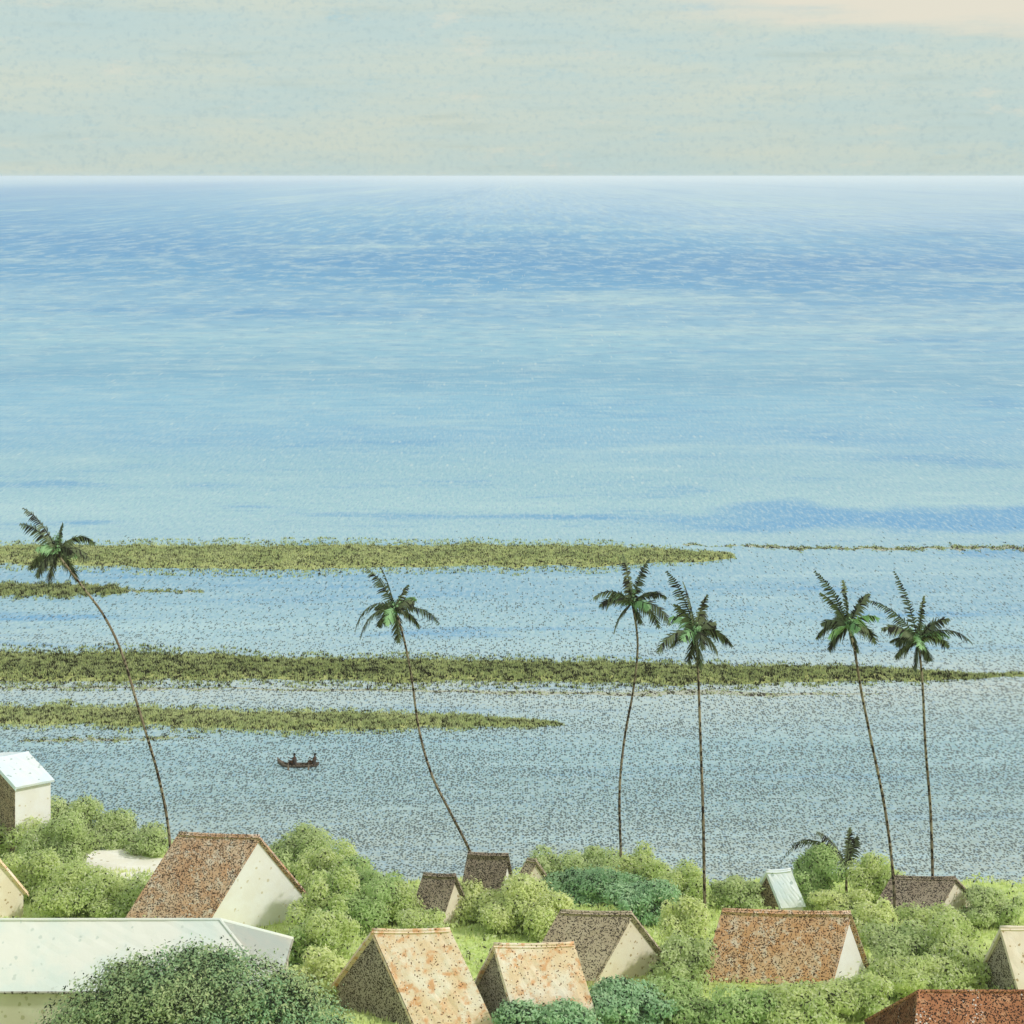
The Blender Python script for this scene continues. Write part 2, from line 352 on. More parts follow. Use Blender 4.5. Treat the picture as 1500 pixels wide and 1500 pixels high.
# low grassy banks in the lagoon
def blades(name, pts, h, wd, mat, per=4, lean=0.35):
    n = len(pts); V = np.zeros((n * per, 3, 3)); P0 = np.repeat(pts, per, 0)
    N_ = n * per; a = rng.uniform(0, 2 * np.pi, N_); hh = h * rng.uniform(0.45, 1.1, N_); w = wd * rng.uniform(0.6, 1.3, N_)
    off = rng.normal(0, wd * 1.2, (N_, 2))
    base = P0.copy(); base[:, :2] += off
    dx = np.cos(a) * w; dy = np.sin(a) * w
    V[:, 0] = base + np.stack([-dx, -dy, -0.05 * np.ones(N_)], -1); V[:, 1] = base + np.stack([dx, dy, -0.05 * np.ones(N_)], -1)
    b2 = rng.uniform(0, 2 * np.pi, N_); ln = hh * lean * rng.uniform(0.2, 1.4, N_)
    V[:, 2] = base + np.stack([np.cos(b2) * ln, np.sin(b2) * ln, hh], -1)
    return np_mesh(name, V.reshape(-1, 3), 3)
def row_y(py, z=0.0): return (EYE - z) * F / (py - HZ)
M['bank'] = speck_mat('bank_soil', [lin(178, 182, 122), lin(160, 166, 106)], lin(70, 68, 48), 0.5, 2.6, stretch=(1, 0.5, 1), bump=0.2)
M['mud'] = speck_mat('mudflat_silt', [lin(186, 190, 176), lin(168, 172, 160)], lin(80, 78, 72), 0.45, 2.4, stretch=(1, 0.4, 1), bump=0.2)
M['sedge'] = leaf_mat('sedge_blades', lin(214, 222, 170), lin(192, 206, 150), lin(70, 70, 50), 0.30, lin(226, 230, 168), 0.4, 0.2)
M['sedge_dark'] = leaf_mat('dark_sedge_blades', lin(198, 208, 154), lin(172, 186, 130), lin(58, 58, 42), 0.40, lin(214, 220, 150), 0.4, 0.2)
def bank(prof, h, soil, grass, count, gh):
    """prof: (x px, far row, near row) along the bank"""
    cols = []
    nx = 160
    px = np.linspace(prof[0][0], prof[-1][0], nx)
    yt = np.interp(px, [p[0] for p in prof], [p[1] for p in prof]); yb = np.interp(px, [p[0] for p in prof], [p[2] for p in prof])
    wob = lambda s, k: np.interp(px, np.linspace(px[0], px[-1], k), rng.normal(0, s, k))
    yt = yt + wob(1.3, 40) + wob(0.7, 90); yb = yb + wob(1.6, 40) + wob(0.8, 90)
    nyd = 11; V = []; top = []
    for i in range(nx):
        ya, yc = row_y(max(yb[i], yt[i] + 0.8)), row_y(yt[i])
        Xc = (px[i] - 750) / F * 0.5 * (ya + yc)
        for j in range(nyd):
            t = j / (nyd - 1); z = -0.12 + (h * min(1.0, (yc - ya) / 5.0) + 0.12) * (4 * t * (1 - t)) ** 0.6
            V.append((Xc, ya + (yc - ya) * t, z))
    Fc = [(i * nyd + j, (i + 1) * nyd + j, (i + 1) * nyd + j + 1, i * nyd + j + 1) for i in range(nx - 1) for j in range(nyd - 1)]
    o = link('sandbank', mesh('sandbank', V, Fc, True), soil); o['kind'] = 'structure'
    if count:
        A = np.array(V).reshape(nx, nyd, 3)
        wgt = (A[:-1, -1, 1] - A[:-1, 0, 1]); wgt = np.maximum(wgt, 0.05) * np.abs(np.diff(A[:, 0, 0])); wgt /= wgt.sum()
        ci = rng.choice(nx - 1, count, p=wgt); u = rng.random(count); t = np.clip(0.5 + 0.30 * rng.normal(size=count), -0.22, 1.22)
        j0 = np.clip((t * (nyd - 1)).astype(int), 0, nyd - 2); f = (t * (nyd - 1) - j0)[:, None]
        a = A[ci, j0] * (1 - f) + A[ci, j0 + 1] * f; b = A[ci + 1, j0] * (1 - f) + A[ci + 1, j0 + 1] * f
        pts = a * (1 - u[:, None]) + b * u[:, None]; pts[:, 2] = np.where((t < 0) | (t > 1), 0.0, np.maximum(pts[:, 2], -0.02))
        g = link('marsh_grass', blades('marsh_grass', pts, gh, 0.09, grass, 4), grass); g['kind'] = 'stuff'
bank([(-60, 800, 826), (100, 798, 829), (330, 798, 836), (450, 799, 836), (700, 798, 832), (900, 800, 831), (1000, 806, 826), (1075, 812, 818)], 0.3, M['bank'], M['sedge'], 20000, 0.30)
bank([(1000, 797, 800), (1150, 800, 805), (1300, 800, 807), (1540, 798, 807)], 0.08, M['mud'], M['sedge_dark'], 900, 0.22)
bank([(-60, 855, 872), (80, 858, 874), (150, 860, 872), (185, 864, 870)], 0.22, M['bank'], M['sedge_dark'], 3200, 0.42)
bank([(165, 863, 868), (230, 864, 868), (300, 866, 868)], 0.06, M['mud'], M['sedge_dark'], 250, 0.2)
bank([(-60, 955, 1000), (150, 955, 1001), (400, 962, 999), (600, 966, 1000), (800, 968, 1000), (1000, 974, 1003), (1200, 977, 1000), (1380, 982, 997), (1500, 987, 992)], 0.3, M['bank'], M['sedge_dark'], 20000, 0.30)
bank([(-60, 1036, 1060), (100, 1036, 1063), (330, 1042, 1067), (430, 1044, 1073), (520, 1045, 1068), (680, 1048, 1065), (770, 1054, 1065), (825, 1060, 1063)], 0.25, M['bank'], M['sedge'], 11000, 0.26)
bank([(30, 1082, 1088), (150, 1080, 1087), (240, 1079, 1085), (300, 1079, 1081)], 0.05, M['mud'], M['sedge_dark'], 260, 0.16)
bank([(-60, 1004, 1010), (250, 1005, 1012), (520, 1008, 1014), (760, 1010, 1020), (1000, 1009, 1022), (1300, 1014, 1018)], 0.05, M['mud'], M['sedge_dark'], 700, 0.14)

# ------------------------------------------------------------------ houses
def slab(a, b, c, d, th, nu=14, nv=8, wob=0.009):
    """roof slope a-b (top edge) d-c (eave) as a thick slightly uneven sheet"""
    a, b, c, d = map(Vector, (a, b, c, d)); nrm = (b - a).cross(d - a).normalized()
    if nrm.z < 0: nrm = -nrm
    V = []; Fc = []
    for s in (0, 1):
        for i in range(nu + 1):
            for j in range(nv + 1):
                u, v = i / nu, j / nv
                p = (a * (1 - u) + b * u) * (1 - v) + (d * (1 - u) + c * u) * v
                k = random.gauss(0, wob) if (s == 0) else 0
                sag = -0.05 * math.sin(math.pi * u) * (1 - v)
                V.append(p + nrm * (k - s * th) + Vector((0, 0, sag)))
    m = (nu + 1) * (nv + 1); idx = lambda s, i, j: s * m + i * (nv + 1) + j
    for i in range(nu):
        for j in range(nv):
            Fc.append((idx(0, i, j), idx(0, i + 1, j), idx(0, i + 1, j + 1), idx(0, i, j + 1)))
            Fc.append((idx(1, i, j), idx(1, i, j + 1), idx(1, i + 1, j + 1), idx(1, i + 1, j)))
    for i in range(nu):
        Fc.append((idx(0, i, 0), idx(1, i, 0), idx(1, i + 1, 0), idx(0, i + 1, 0))); Fc.append((idx(0, i, nv), idx(0, i + 1, nv), idx(1, i + 1, nv), idx(1, i, nv)))
    for j in range(nv):
        Fc.append((idx(0, 0, j), idx(0, 0, j + 1), idx(1, 0, j + 1), idx(1, 0, j))); Fc.append((idx(0, nu, j), idx(1, nu, j), idx(1, nu, j + 1), idx(0, nu, j + 1)))
    return V, Fc
def join(*vf):
    V = []; Fc = []
    for v, f in vf:
        k = len(V); V += list(v); Fc += [tuple(i + k for i in q) for q in f]
    return V, Fc
def local(V, base): return [Vector(p) - base for p in V]
def fix_normals(me):
    bm = bmesh.new(); bm.from_mesh(me); bmesh.ops.recalc_face_normals(bm, faces=bm.faces); bm.to_mesh(me); bm.free(); return me

def gable_house(name, label, cat, apex, hw, d, ridge, back, ev, q, wall, roof, over=0.12, group=None, ridge_cap=None, clad=None):
    """apex: pixel of the visible gable's peak at distance Y; d=-1 ridge runs away to the left, +1 to the right.
    ev: offset of the front eave corner from the peak in px; q: how far it comes forward per metre sideways."""
    lo, hi = 70.0, 128.0                       # the distance at which the front corner's wall is hw high
    for _ in range(40):
        Y = 0.5 * (lo + hi); s = F / Y; gy = q * abs(ev[0]) / s
        c = P(apex[0] + ev[0], apex[1] + ev[1], Y - gy)
        if c.z - gz_(c.x, c.y) > hw: lo = Y
        else: hi = Y
    a = P(apex[0], apex[1], Y); r = P(apex[0] + d * ridge, apex[1], Y + back * ridge / s); r.z = a.z; rd = r - a
    g = Vector((c.x - a.x, c.y - a.y, 0)); drop = a.z - c.z
    e = Vector((0, 0, -drop)); rn = rd.normalized()
    ctr = a + rd * 0.5; base = Vector((ctr.x, ctr.y, gz_(ctr.x, ctr.y)))
    t = thing(name, label, cat, base, group)
    # walls: closed prism a little inside the eaves
    ins = 0.94; a2 = a - Vector((0, 0, 0.30)); r2 = r - Vector((0, 0, 0.30)); a2 = a2 + rn * over; r2 = r2 - rn * over
    gi = g * ins; ei = e * ins
    zb = min(gz_(p.x, p.y) for p in (a + g, a - g, r + g, r - g)) - 0.4
    V = []
    for c in (a2, r2):
        f_, b_ = c + gi + ei, c - gi + ei
        V += [c, f_, Vector((f_.x, f_.y, zb)), Vector((b_.x, b_.y, zb)), b_]
    Fc = [(0, 1, 2, 3, 4), (9, 8, 7, 6, 5), (1, 6, 7, 2), (3, 8, 9, 4), (2, 7, 8, 3), (0, 5, 6, 1), (4, 9, 5, 0)]
    link('wall', fix_normals(mesh('wall', local(V, base), Fc)), wall, t)
    if clad:  # added board panel, its dark colour deepening the shaded gable
        w0 = -rn * 0.04; pv = [V[0] + w0, V[1] + w0, V[2] + w0, V[3] + w0, V[4] + w0]; pv = pv + [p - w0 * 0.9 for p in pv]
        pf = [(0, 1, 2, 3, 4), (9, 8, 7, 6, 5)] + [(i, (i + 1) % 5, 5 + (i + 1) % 5, 5 + i) for i in range(5)]
        link('gable_shade_boards', fix_normals(mesh('gable_shade_boards', local(pv, base), pf)), clad, t)
    ext = 1.03
    v1 = slab(a, r, r + (g + e) * ext, a + (g + e) * ext, 0.16); v2 = slab(a, r, r + (-g + e) * ext, a + (-g + e) * ext, 0.16)
    rv, rf = join(v1, v2)
    ro = link('roof', fix_normals(mesh('roof', local(rv, base), rf)), roof, t)
    n = 9; pts = [a + rd * (i / (n - 1)) + Vector((0, 0, 0.0 - 0.05 * math.sin(math.pi * i / (n - 1)))) for i in range(n)]
    cv, cf = tube(pts, [0.085 + random.uniform(-.012, .012) for _ in range(n)], 6)
    link('ridge_cap', mesh('ridge_cap', local(cv, base), cf, True), ridge_cap or roof, ro)
    # barge board along the rear edge of the visible gable, so the end reads as built of timber
    for sgn in (1, -1):
        p0 = a - rn * 0.03 + Vector((0, 0, -0.12)); p1 = a - rn * 0.03 + (g * sgn + e) * ext + Vector((0, 0, -0.12))
        w = Vector((0, 0, -0.14)); th = rn * 0.05
        bv = [p0, p1, p1 + w, p0 + w, p0 + th, p1 + th, p1 + w + th, p0 + w + th]
        bf = [(0, 1, 2, 3), (7, 6, 5, 4), (0, 4, 5, 1), (1, 5, 6, 2), (2, 6, 7, 3), (3, 7, 4, 0)]
        link('bargeboard', fix_normals(mesh('bargeboard', local(bv, base), bf)), roof, ro)
    return t, a, r, g, e, base

gable_house('brown_roofed_house', 'tall whitewashed gable house with brown speckled roof, behind the long pale roof', 'house', (380, 1224), 0.7, -1, 118, 0.10, (-76, 124), 0.55, M['wall_white'], M['roof_brown'])
gable_house('plaster_house', 'tan plastered house cut off by the left edge, above the long pale roof', 'house', (-18, 1236), 0.8, -1, 120, 0.2, (-60, 100), 0.6, M['wall_cream'], M['roof_tan'])
gable_house('whitewashed_cottage', 'white cottage with pale blue roof and dark gable at the far left shore', 'house', (-14, 1112), 6.0, 1, 56, 0.55, (36, 40), 1.6, M['wall_white'], M['roof_ice'], clad=M['gable_shade'])
gable_house('thatched_hut', 'dark thatched hut left of the leaning palm base, lower of the two by the shore', 'hut', (668, 1281), 0.9, -1, 48, 0.1, (-18, 56), 0.9, M['wall_cream'], M['roof_grey'])
gable_house('thatched_hut', 'dark thatched hut at the very foot of the strongly leaning palm', 'hut', (745, 1251), 1.2, -1, 60, 0.1, (-12, 66), 1.1, M['wall_white'], M['roof_grey'])
gable_house('small_shed', 'tiny brown shed half hidden in bushes right of the shore huts', 'shed', (786, 1259), 1.0, -1, 14, 0.3, (-22, 42), 0.6, M['wall_cream'], M['roof_taupe'])
gable_house('orange_roofed_house', 'house with blotched pale orange roof and grey gable, right of the big dark tree', 'house', (545, 1362), 0.25, 1, 114, 0.03, (62, 140), 1.0, M['wall_shade_grey'], M['roof_tan'])
gable_house('orange_roofed_house', 'house with pale orange roof in the middle, overlapped by the tan gable house', 'house', (723, 1383), 0.25, 1, 118, 0.03, (36, 126), 1.7, M['wall_shade_grey'], M['roof_tan'])
gable_house('taupe_roofed_house', 'house with cream gable and speckled taupe roof at the centre bottom', 'house', (926, 1336), 0.4, -1, 106, 0.05, (-54, 98), 0.6, M['wall_cream'], M['roof_taupe'])
gable_house('rust_roofed_house', 'broad house with rust brown roof and white gable right of the centre', 'house', (1246, 1336), 0.4, -1, 188, 0.05, (-28, 104), 1.0, M['wall_white'], M['roof_rust'])
gable_house('blue_roofed_cottage', 'tiny cottage with pale blue roof behind the broad rust roof', 'house', (1122, 1275), 0.4, 1, 36, 0.15, (22, 54), 0.9, M['wall_white'], M['roof_ice'], clad=M['gable_shade'])
gable_house('thatched_hut', 'grey thatched hut with tan gable behind the two rightmost palms', 'hut', (1400, 1285), 0.8, -1, 94, 0.05, (-30, 54), 0.9, M['wall_cream'], M['roof_grey'])
gable_house('cream_roofed_house', 'house with cream roof and grey gable above the dark red roof, right edge', 'house', (1465, 1358), 0.4, 1, 110, 0.06, (28, 96), 1.6, M['wall_shade_grey'], M['wall_cream'])

def hip_house(name, label, cat, r0, r1, Y, front, hip, wall, roof, q=1.0, trim=None, rear=None):
    """ridge between two pixels at distance Y; front: (metres forward, drop) of the front eave; hip: metres past each ridge end"""
    a, b = P(*r0, Y), P(*r1, Y); b.z = a.z
    w, drop = front; rn = (b - a).normalized(); pr = Vector((rn.y, -rn.x, 0))
    ctr = (a + b) / 2; base = Vector((ctr.x, ctr.y, gz_(ctr.x, ctr.y)))
    t = thing(name, label, cat, base)
    e = Vector((0, 0, -drop))
    c = [a - rn * hip + pr * w + e, b + rn * hip + pr * w + e, b + rn * hip - pr * w + e, a - rn * hip - pr * w + e]
    parts = [slab(a, b, c[1], c[0], 0.14, 40, 10, 0.006), slab(b, a, c[3], c[2], 0.14, 30, 8, 0.012)]
    parts.append(slab(b + Vector((0, 0, 0.0)), b, c[2], c[1], 0.14, 8, 8, 0.01)); parts.append(slab(a, a, c[3], c[0], 0.14, 8, 8, 0.01))
    rv, rf = join(*parts)
    ro = link('roof', fix_normals(mesh('roof', local(rv, base), rf)), roof, t)
    zb = min(gz_(p.x, p.y) for p in c) - 0.4
    V = []
    for p in c:
        x = ctr + (p - ctr) * 1.0; x = Vector((ctr.x + (p.x - ctr.x) * 0.985, ctr.y + (p.y - ctr.y) * 0.93, 0))
        V += [Vector((x.x, x.y, zb)), Vector((x.x, x.y, a.z - drop - 0.06))]
    Fc = [(0, 2, 3, 1), (2, 4, 5, 3), (4, 6, 7, 5), (6, 0, 1, 7), (0, 6, 4, 2), (1, 3, 5, 7)]
    link('wall', fix_normals(mesh('wall', local(V, base), Fc)), wall, t)
    # eaves board and gutter line
    bv = []; bf = []
    for i in range(4):
        p, q_ = c[i], c[(i + 1) % 4]; v, f = tube([p + Vector((0, 0, -0.05)), q_ + Vector((0, 0, -0.05))], [0.07, 0.07], 6); bv, bf = join((bv, bf), (v, f))
    link('eaves_board', mesh('eaves_board', local(bv, base), bf), trim or M['wood_dark'], ro)
    for nm, p0, p1 in (('ridge_cap', a, b), ('hip_cap', b, c[1]), ('hip_cap', b, c[2]), ('hip_cap', a, c[0]), ('hip_cap', a, c[3])):
        v, f = tube([p0, p0 * 0.5 + p1 * 0.5, p1], [0.08] * 3, 6)
        link(nm, mesh(nm, local(v, base), f), roof, ro)
    return t
M['trim_grey'] = speck_mat('grey_board', [lin(168, 168, 152), lin(150, 148, 134)], lin(80, 74, 64), 0.4, 8)
hip_house('long_house', 'long low building with broad pale limewashed hipped roof at lower left', 'house', (-260, 1347), (322, 1347), 86, (2.9, 2.25), 3.3, M['wall_buff'], M['roof_pale'], trim=M['trim_grey'])
hip_house('red_roofed_house', 'large dark red hipped roof cut off by the lower right corner', 'house', (1346, 1452), (1760, 1452), 76, (4.2, 3.4), 1.5, M['wall_cream'], M['roof_red'])

# ------------------------------------------------------------------ trees and bushes
def crown_mesh(rx, ry, rz, n, leaf, lobes=9, seed=0, spread=0.92, rl=(0.18, 0.40), stray=0.12, core=0.46):
    g = np.random.default_rng(seed)
    # lobes placed through the crown's volume
    d = g.normal(size=(lobes, 3)); d /= np.linalg.norm(d, axis=1)[:, None]; d *= (g.random(lobes) ** 0.45 * spread)[:, None]
    d[:, 2] = np.abs(d[:, 2]) * g.choice([1, 1, -0.6], lobes)
    lr = g.uniform(rl[0], rl[1], lobes)
    d[0] = (0, 0, -0.1); lr[0] = core
    w = lr ** 2; w /= w.sum(); k = g.choice(lobes, n, p=w)
    u = g.normal(size=(n, 3)); u /= np.linalg.norm(u, axis=1)[:, None]
    rad = lr[k] * (0.72 + 0.36 * g.random(n) ** 0.7)
    p = d[k] + u * rad[:, None]
    # small ragged tufts on the outline
    p += 0.045 * g.normal(size=(n, 3)); far = g.random(n) < stray; p[far] += u[far] * (0.14 * g.random(far.sum()))[:, None]
    sc = np.array([rx, ry, rz]); c = p * sc
    nr = u * 0.9 + 0.45 * g.normal(size=(n, 3)); nr[:, 2] += 0.45; nr[:, 1] -= 0.15; nr /= np.linalg.norm(nr, axis=1)[:, None]
    t1 = np.cross(nr, g.normal(size=(n, 3))); t1 /= np.linalg.norm(t1, axis=1)[:, None]; t2 = np.cross(nr, t1)
    l = leaf * g.uniform(0.6, 1.4, n)[:, None]; wd = l * 0.55
    V = np.stack([c - t1 * l, c + t2 * wd * 0.8 - t1 * l * 0.1, c + t1 * l, c - t2 * wd * 0.8 + t1 * l * 0.1], 1)
    return np_mesh('crown', V.reshape(-1, 3), 4)
def tree(kind, label, cat, cx, cy, rx, ry, Y, leaf, dens=1.0, group=None, lsize=0.105, seed=0, lobes=20, **kw):
    if kind != 'spreading_tree':
        Y = on_ground(cx, cy + ry * 0.85).y; Y = min(Y, float(shore((cx - 750) * Y / F)) - 0.3); rx *= 1.27; ry *= 1.17
    c = P(cx, cy, Y); s = F / Y; Rx, Rz = rx / s, ry / s; Ry = min(0.85 * (Rx + Rz) / 2 + 0.2 * Rx, 3.2)
    gb = gz_(c.x, c.y); base = Vector((c.x, c.y, gb))
    t = thing(kind, label, cat, base, group)
    area = (Rx * Rz * 3.14 + Rx * Ry * 3.14)
    n = int(560 * area * dens * (0.105 / lsize) ** 1.6)
    link('crown', crown_mesh(Rx * 1.12, Ry * 1.1, Rz * 1.12, n, lsize, lobes, seed, **kw), L[leaf], t, c - base)
    h = max(c.z - gb, 0.4)
    pts = [Vector((0, 0, -0.3)), Vector((0.06 * h, 0.02, h * 0.45)), Vector((0, 0, h + Rz * 0.25))]
    tv, tf = tube(smooth_path(pts, 7), np.linspace(0.05 + 0.045 * Rx, 0.03, 7), 7)
    for a in range(4):
        an = a * 1.57 + seed; v2 = [Vector((0.03 * h, 0, h * (0.55 + 0.1 * a))), Vector((math.cos(an) * Rx * 0.35, math.sin(an) * Ry * 0.35, h + Rz * 0.1)), Vector((math.cos(an) * Rx * 0.7, math.sin(an) * Ry * 0.7, h + Rz * 0.35))]
        tv, tf = join((tv, tf), tube(v2, [0.035 + 0.02 * Rx, 0.035, 0.015], 5))
    link('trunk' if kind.endswith('tree') else 'stem', mesh('trunk', tv, tf, True), M['bark'], t)
    return t
T = [
 ('bushy_tree', 'pointed pale green tree immediately right of the white shore cottage', 108, 1203, 30, 32, 124, 'olive'),
 ('bushy_tree', 'pale green tree on the far side of the sandy beach, middle of three', 160, 1222, 36, 26, 127, 'olive'),
 ('bush', 'low green bush behind the sandy beach, nearest the brown roof', 212, 1234, 28, 17, 128, 'olive'),
 ('bush', 'light green bush covering the foot of the white cottage at left edge', 26, 1232, 42, 34, 116, 'light'),
 ('bush', 'pale green bush between the white cottage and the sandy beach', 84, 1246, 40, 38, 114, 'olive'),
 ('bush', 'light green bush right above the tan plastered gable', 50, 1292, 44, 30, 108, 'light'),
 ('bush', 'light green bush in front of the sandy beach', 118, 1313, 48, 30, 106, 'light'),
 ('bush', 'light green bush against the left slope of the tall brown roof', 186, 1318, 40, 26, 106, 'light'),
 ('bushy_tree', 'pale green tree rising behind the tall white gable, at the shore', 434, 1256, 36, 36, 113, 'olive'),
 ('bushy_tree', 'light green tree farther right of the tall white gable', 482, 1280, 40, 40, 111, 'light'),
 ('bush', 'light green bush sloping down to the water left of the shore huts', 530, 1306, 40, 32, 111, 'mid'),
 ('bushy_tree', 'large light tree at right side of the tall white gable', 478, 1330, 34, 40, 104, 'light'),
 ('bushy_tree', 'mid green tree above the peak of the grey gable', 515, 1332, 44, 34, 105, 'mid'),
 ('bush', 'low light bush left of the lower shore hut', 582, 1332, 32, 26, 110, 'light'),
 ('bush', 'mid green bush below the tall white gable, beside the long pale roof', 436, 1392, 24, 26, 97, 'mid'),
 ('bush', 'light green bush between the tall white gable and the grey gable', 472, 1386, 40, 34, 98, 'light'),
 ('bush', 'yellow green bush between the big dark tree and the grey gable', 470, 1438, 38, 30, 93, 'yellow'),
 ('bush', 'light bush covering the front of the lower shore hut', 622, 1362, 36, 16, 103, 'light'),
 ('bush', 'light green bush between the two thatched shore huts', 700, 1326, 34, 26, 108, 'yellow'),
 ('bush', 'light green bush in front of the hut under the leaning palm', 752, 1332, 46, 30, 107, 'yellow'),
 ('bush', 'yellow green bush above the second pale orange roof', 800, 1346, 36, 26, 104, 'yellow'),
 ('bushy_tree', 'pale green tree right of the tiny brown shed', 814, 1284, 34, 28, 113, 'olive'),
 ('bushy_tree', 'pale green tree at the foot of the slender upright palm near the centre', 872, 1276, 38, 24, 115, 'olive'),
 ('bushy_tree', 'light green tree right of the slender central palm foot', 940, 1282, 38, 30, 114, 'light'),
 ('bushy_tree', 'deep blue green tree behind the cream gable house, left of its pair', 868, 1302, 46, 24, 109, 'deep'),
 ('bushy_tree', 'deep green tree leaning over the cream gable, right of its pair', 950, 1330, 40, 28, 104, 'deep'),
 ('bushy_tree', 'light green tree left of the long straight palm trunk', 992, 1308, 34, 30, 110, 'light'),
 ('bush', 'yellow green bush at the foot of the long straight palm trunk', 1004, 1362, 32, 40, 102, 'yellow'),
 ('bush', 'pale green bush right of the cream gable, below the yellow green one', 1004, 1414, 34, 30, 97, 'olive'),
 ('bush', 'dark green bush below the second orange roof, at the bottom edge', 812, 1498, 54, 22, 85, 'deep'),
 ('bush', 'dark green bush below the cream gable, at the bottom edge', 905, 1480, 56, 24, 87, 'deep'),
 ('bush', 'mid green bush left below the broad rust roof', 992, 1470, 42, 28, 89, 'mid'),
 ('bush', 'mid green bush directly under the broad rust roof', 1080, 1482, 54, 30, 87, 'mid'),
 ('bush', 'light green bush under the white gable of the rust roof', 1170, 1480, 54, 30, 87, 'light'),
 ('bush', 'light green bush between the white gable and the dark red roof', 1252, 1468, 44, 28, 88, 'light'),
 ('bush', 'small green bush left of the tiny blue roof', 1078, 1312, 30, 20, 108, 'olive'),
 ('bushy_tree', 'round mid green tree right of the tiny blue roof', 1196, 1292, 34, 34, 111, 'mid'),
 ('bushy_tree', 'light green tree left of the grey hut with tan gable', 1278, 1296, 28, 34, 110, 'light'),
 ('bush', 'yellow green bush behind the ridge of the rust roof', 1232, 1328, 38, 16, 107, 'yellow'),
 ('bush', 'yellow green bush behind the white gable of the rust roof', 1290, 1352, 28, 36, 103, 'yellow'),
 ('bush', 'light green bush in front of the grey hut with tan gable', 1372, 1362, 50, 24, 104, 'light'),
 ('bush', 'pale green bush at the shore right of the tan gabled hut', 1450, 1336, 42, 22, 109, 'olive'),
 ('bush', 'pale green bush at the foot of the rightmost palms', 1322, 1396, 42, 32, 98, 'olive'),
 ('bush', 'light green bush left of the cream roofed house', 1400, 1404, 44, 36, 97, 'light'),
 ('bush', 'light green bush above the left end of the dark red roof', 1340, 1440, 54, 26, 92, 'light'),
]
for i, (kind, label, cx, cy, rx, ry, Y, lf) in enumerate(T):
    tree(kind, label, 'tree' if kind.endswith('tree') else 'bush', cx, cy, rx, ry, Y, lf, 1.0, 'light trees and bushes among the houses', seed=i + 11)
tree('spreading_tree', 'big dark green domed tree in front of the long pale roof', 'tree', 285, 1542, 208, 138, 77, 'shade', 2.2, None, 0.085, seed=5, lobes=110, spread=0.86, rl=(0.08, 0.17), stray=0.02, core=0.96)

# loose ground cover on the open ground
def undergrowth():
    n = 30000
    X = rng.uniform(-36, 38, n); Y = rng.uniform(83, 121, n)
    m = np.sin(X * 0.55 + 1.3) + np.sin(Y * 0.8 + X * 0.21) + 0.7 * np.sin(X * 1.4 - Y * 0.9)
    h = np.clip((m + 0.5) * 0.32, 0, 0.75); keep = (ground_z(X, Y) > 0.35) & (np.abs(X) < Y * 0.33) & (h > 0.05)
    keep &= ~((X < -21) & (Y > 108)); X, Y, h = X[keep], Y[keep], h[keep]; n = len(X)
    c = np.stack([X, Y, ground_z(X, Y) + h * (0.5 + 0.5 * rng.random(n))], -1)
    nr = rng.normal(size=(n, 3)) * 0.5; nr[:, 2] += 1.0; nr[:, 1] -= 0.3; nr /= np.linalg.norm(nr, axis=1)[:, None]
    t1 = np.cross(nr, rng.normal(size=(n, 3))); t1 /= np.linalg.norm(t1, axis=1)[:, None]; t2 = np.cross(nr, t1)
    l = 0.13 * rng.uniform(0.6, 1.5, n)[:, None]
    V = np.stack([c - t1 * l, c + t2 * l * 0.5, c + t1 * l, c - t2 * l * 0.5], 1)
    o = link('undergrowth', np_mesh('undergrowth', V.reshape(-1, 3), 4), L['light']); o['kind'] = 'stuff'
undergrowth()
def cover():
    n = 26000
    X = rng.uniform(-38, 40, n); Y = rng.uniform(80, 121, n)
    keep = (ground_z(X, Y) > 0.3) & (np.abs(X) < Y * 0.33)
    X, Y = X[keep], Y[keep]
    pts = np.stack([X, Y, ground_z(X, Y)], -1)
    o = link('grass', blades('grass', pts, 0.34, 0.06, None, 3), L['yellow']); o['kind'] = 'stuff'
cover()

# ------------------------------------------------------------------ palms
def frond_mesh(d, length, droop, side, wleaf, seed):
    """a feathered frond starting at the origin: arching rib with hanging leaflets"""
    g = random.Random(seed); n = 15; roll = g.choice((-1, 1)) * g.uniform(0.5, 1.1); d = Vector(d).normalized(); pts = []
    p = Vector((0, 0, 0)); dirv = d.copy(); step = length / (n - 1)
    for i in range(n):
        pts.append(p.copy()); p = p + dirv * step
        dirv = (dirv + Vector((0, 0, -droop * (0.5 + 1.0 * i / n) / n * 2))).normalized()
    V, Fc = tube(pts, [0.035 * (1 - 0.75 * i / (n - 1)) for i in range(n)], 5)
    for i in range(1, n):
        t = i / (n - 1); tan = (pts[min(i + 1, n - 1)] - pts[i - 1]).normalized()
        lat = tan.cross(Vector((0, 0, 1)));
        if lat.length < 0.15: lat = tan.cross(Vector((0.4, 1, 0)))
        lat.normalize(); lat = Matrix.Rotation(roll, 3, tan) @ lat; ll = wleaf * 1.25 * (0.35 + 0.9 * math.sin(math.pi * min(1, 0.15 + t * 0.85)) ** 0.8) * g.uniform(0.75, 1.2)
        for sgn in (1, -1):
            for h in (0, 0.5):
                q = pts[i] + (pts[i - 1] - pts[i]) * h
                tip = q + lat * sgn * ll * 0.75 + tan * ll * 0.55 + Vector((0, 0, -ll * g.uniform(0.25, 0.75)))
                w = tan * 0.055; k = len(V); mid = q * 0.5 + tip * 0.5 + Vector((0, 0, 0.05 * ll))
                V += [q - w, q + w, mid + w * 0.9, tip, mid - w * 0.9]; Fc.append((k, k + 1, k + 2, k + 3, k + 4))
    return mesh('frond', V, Fc)
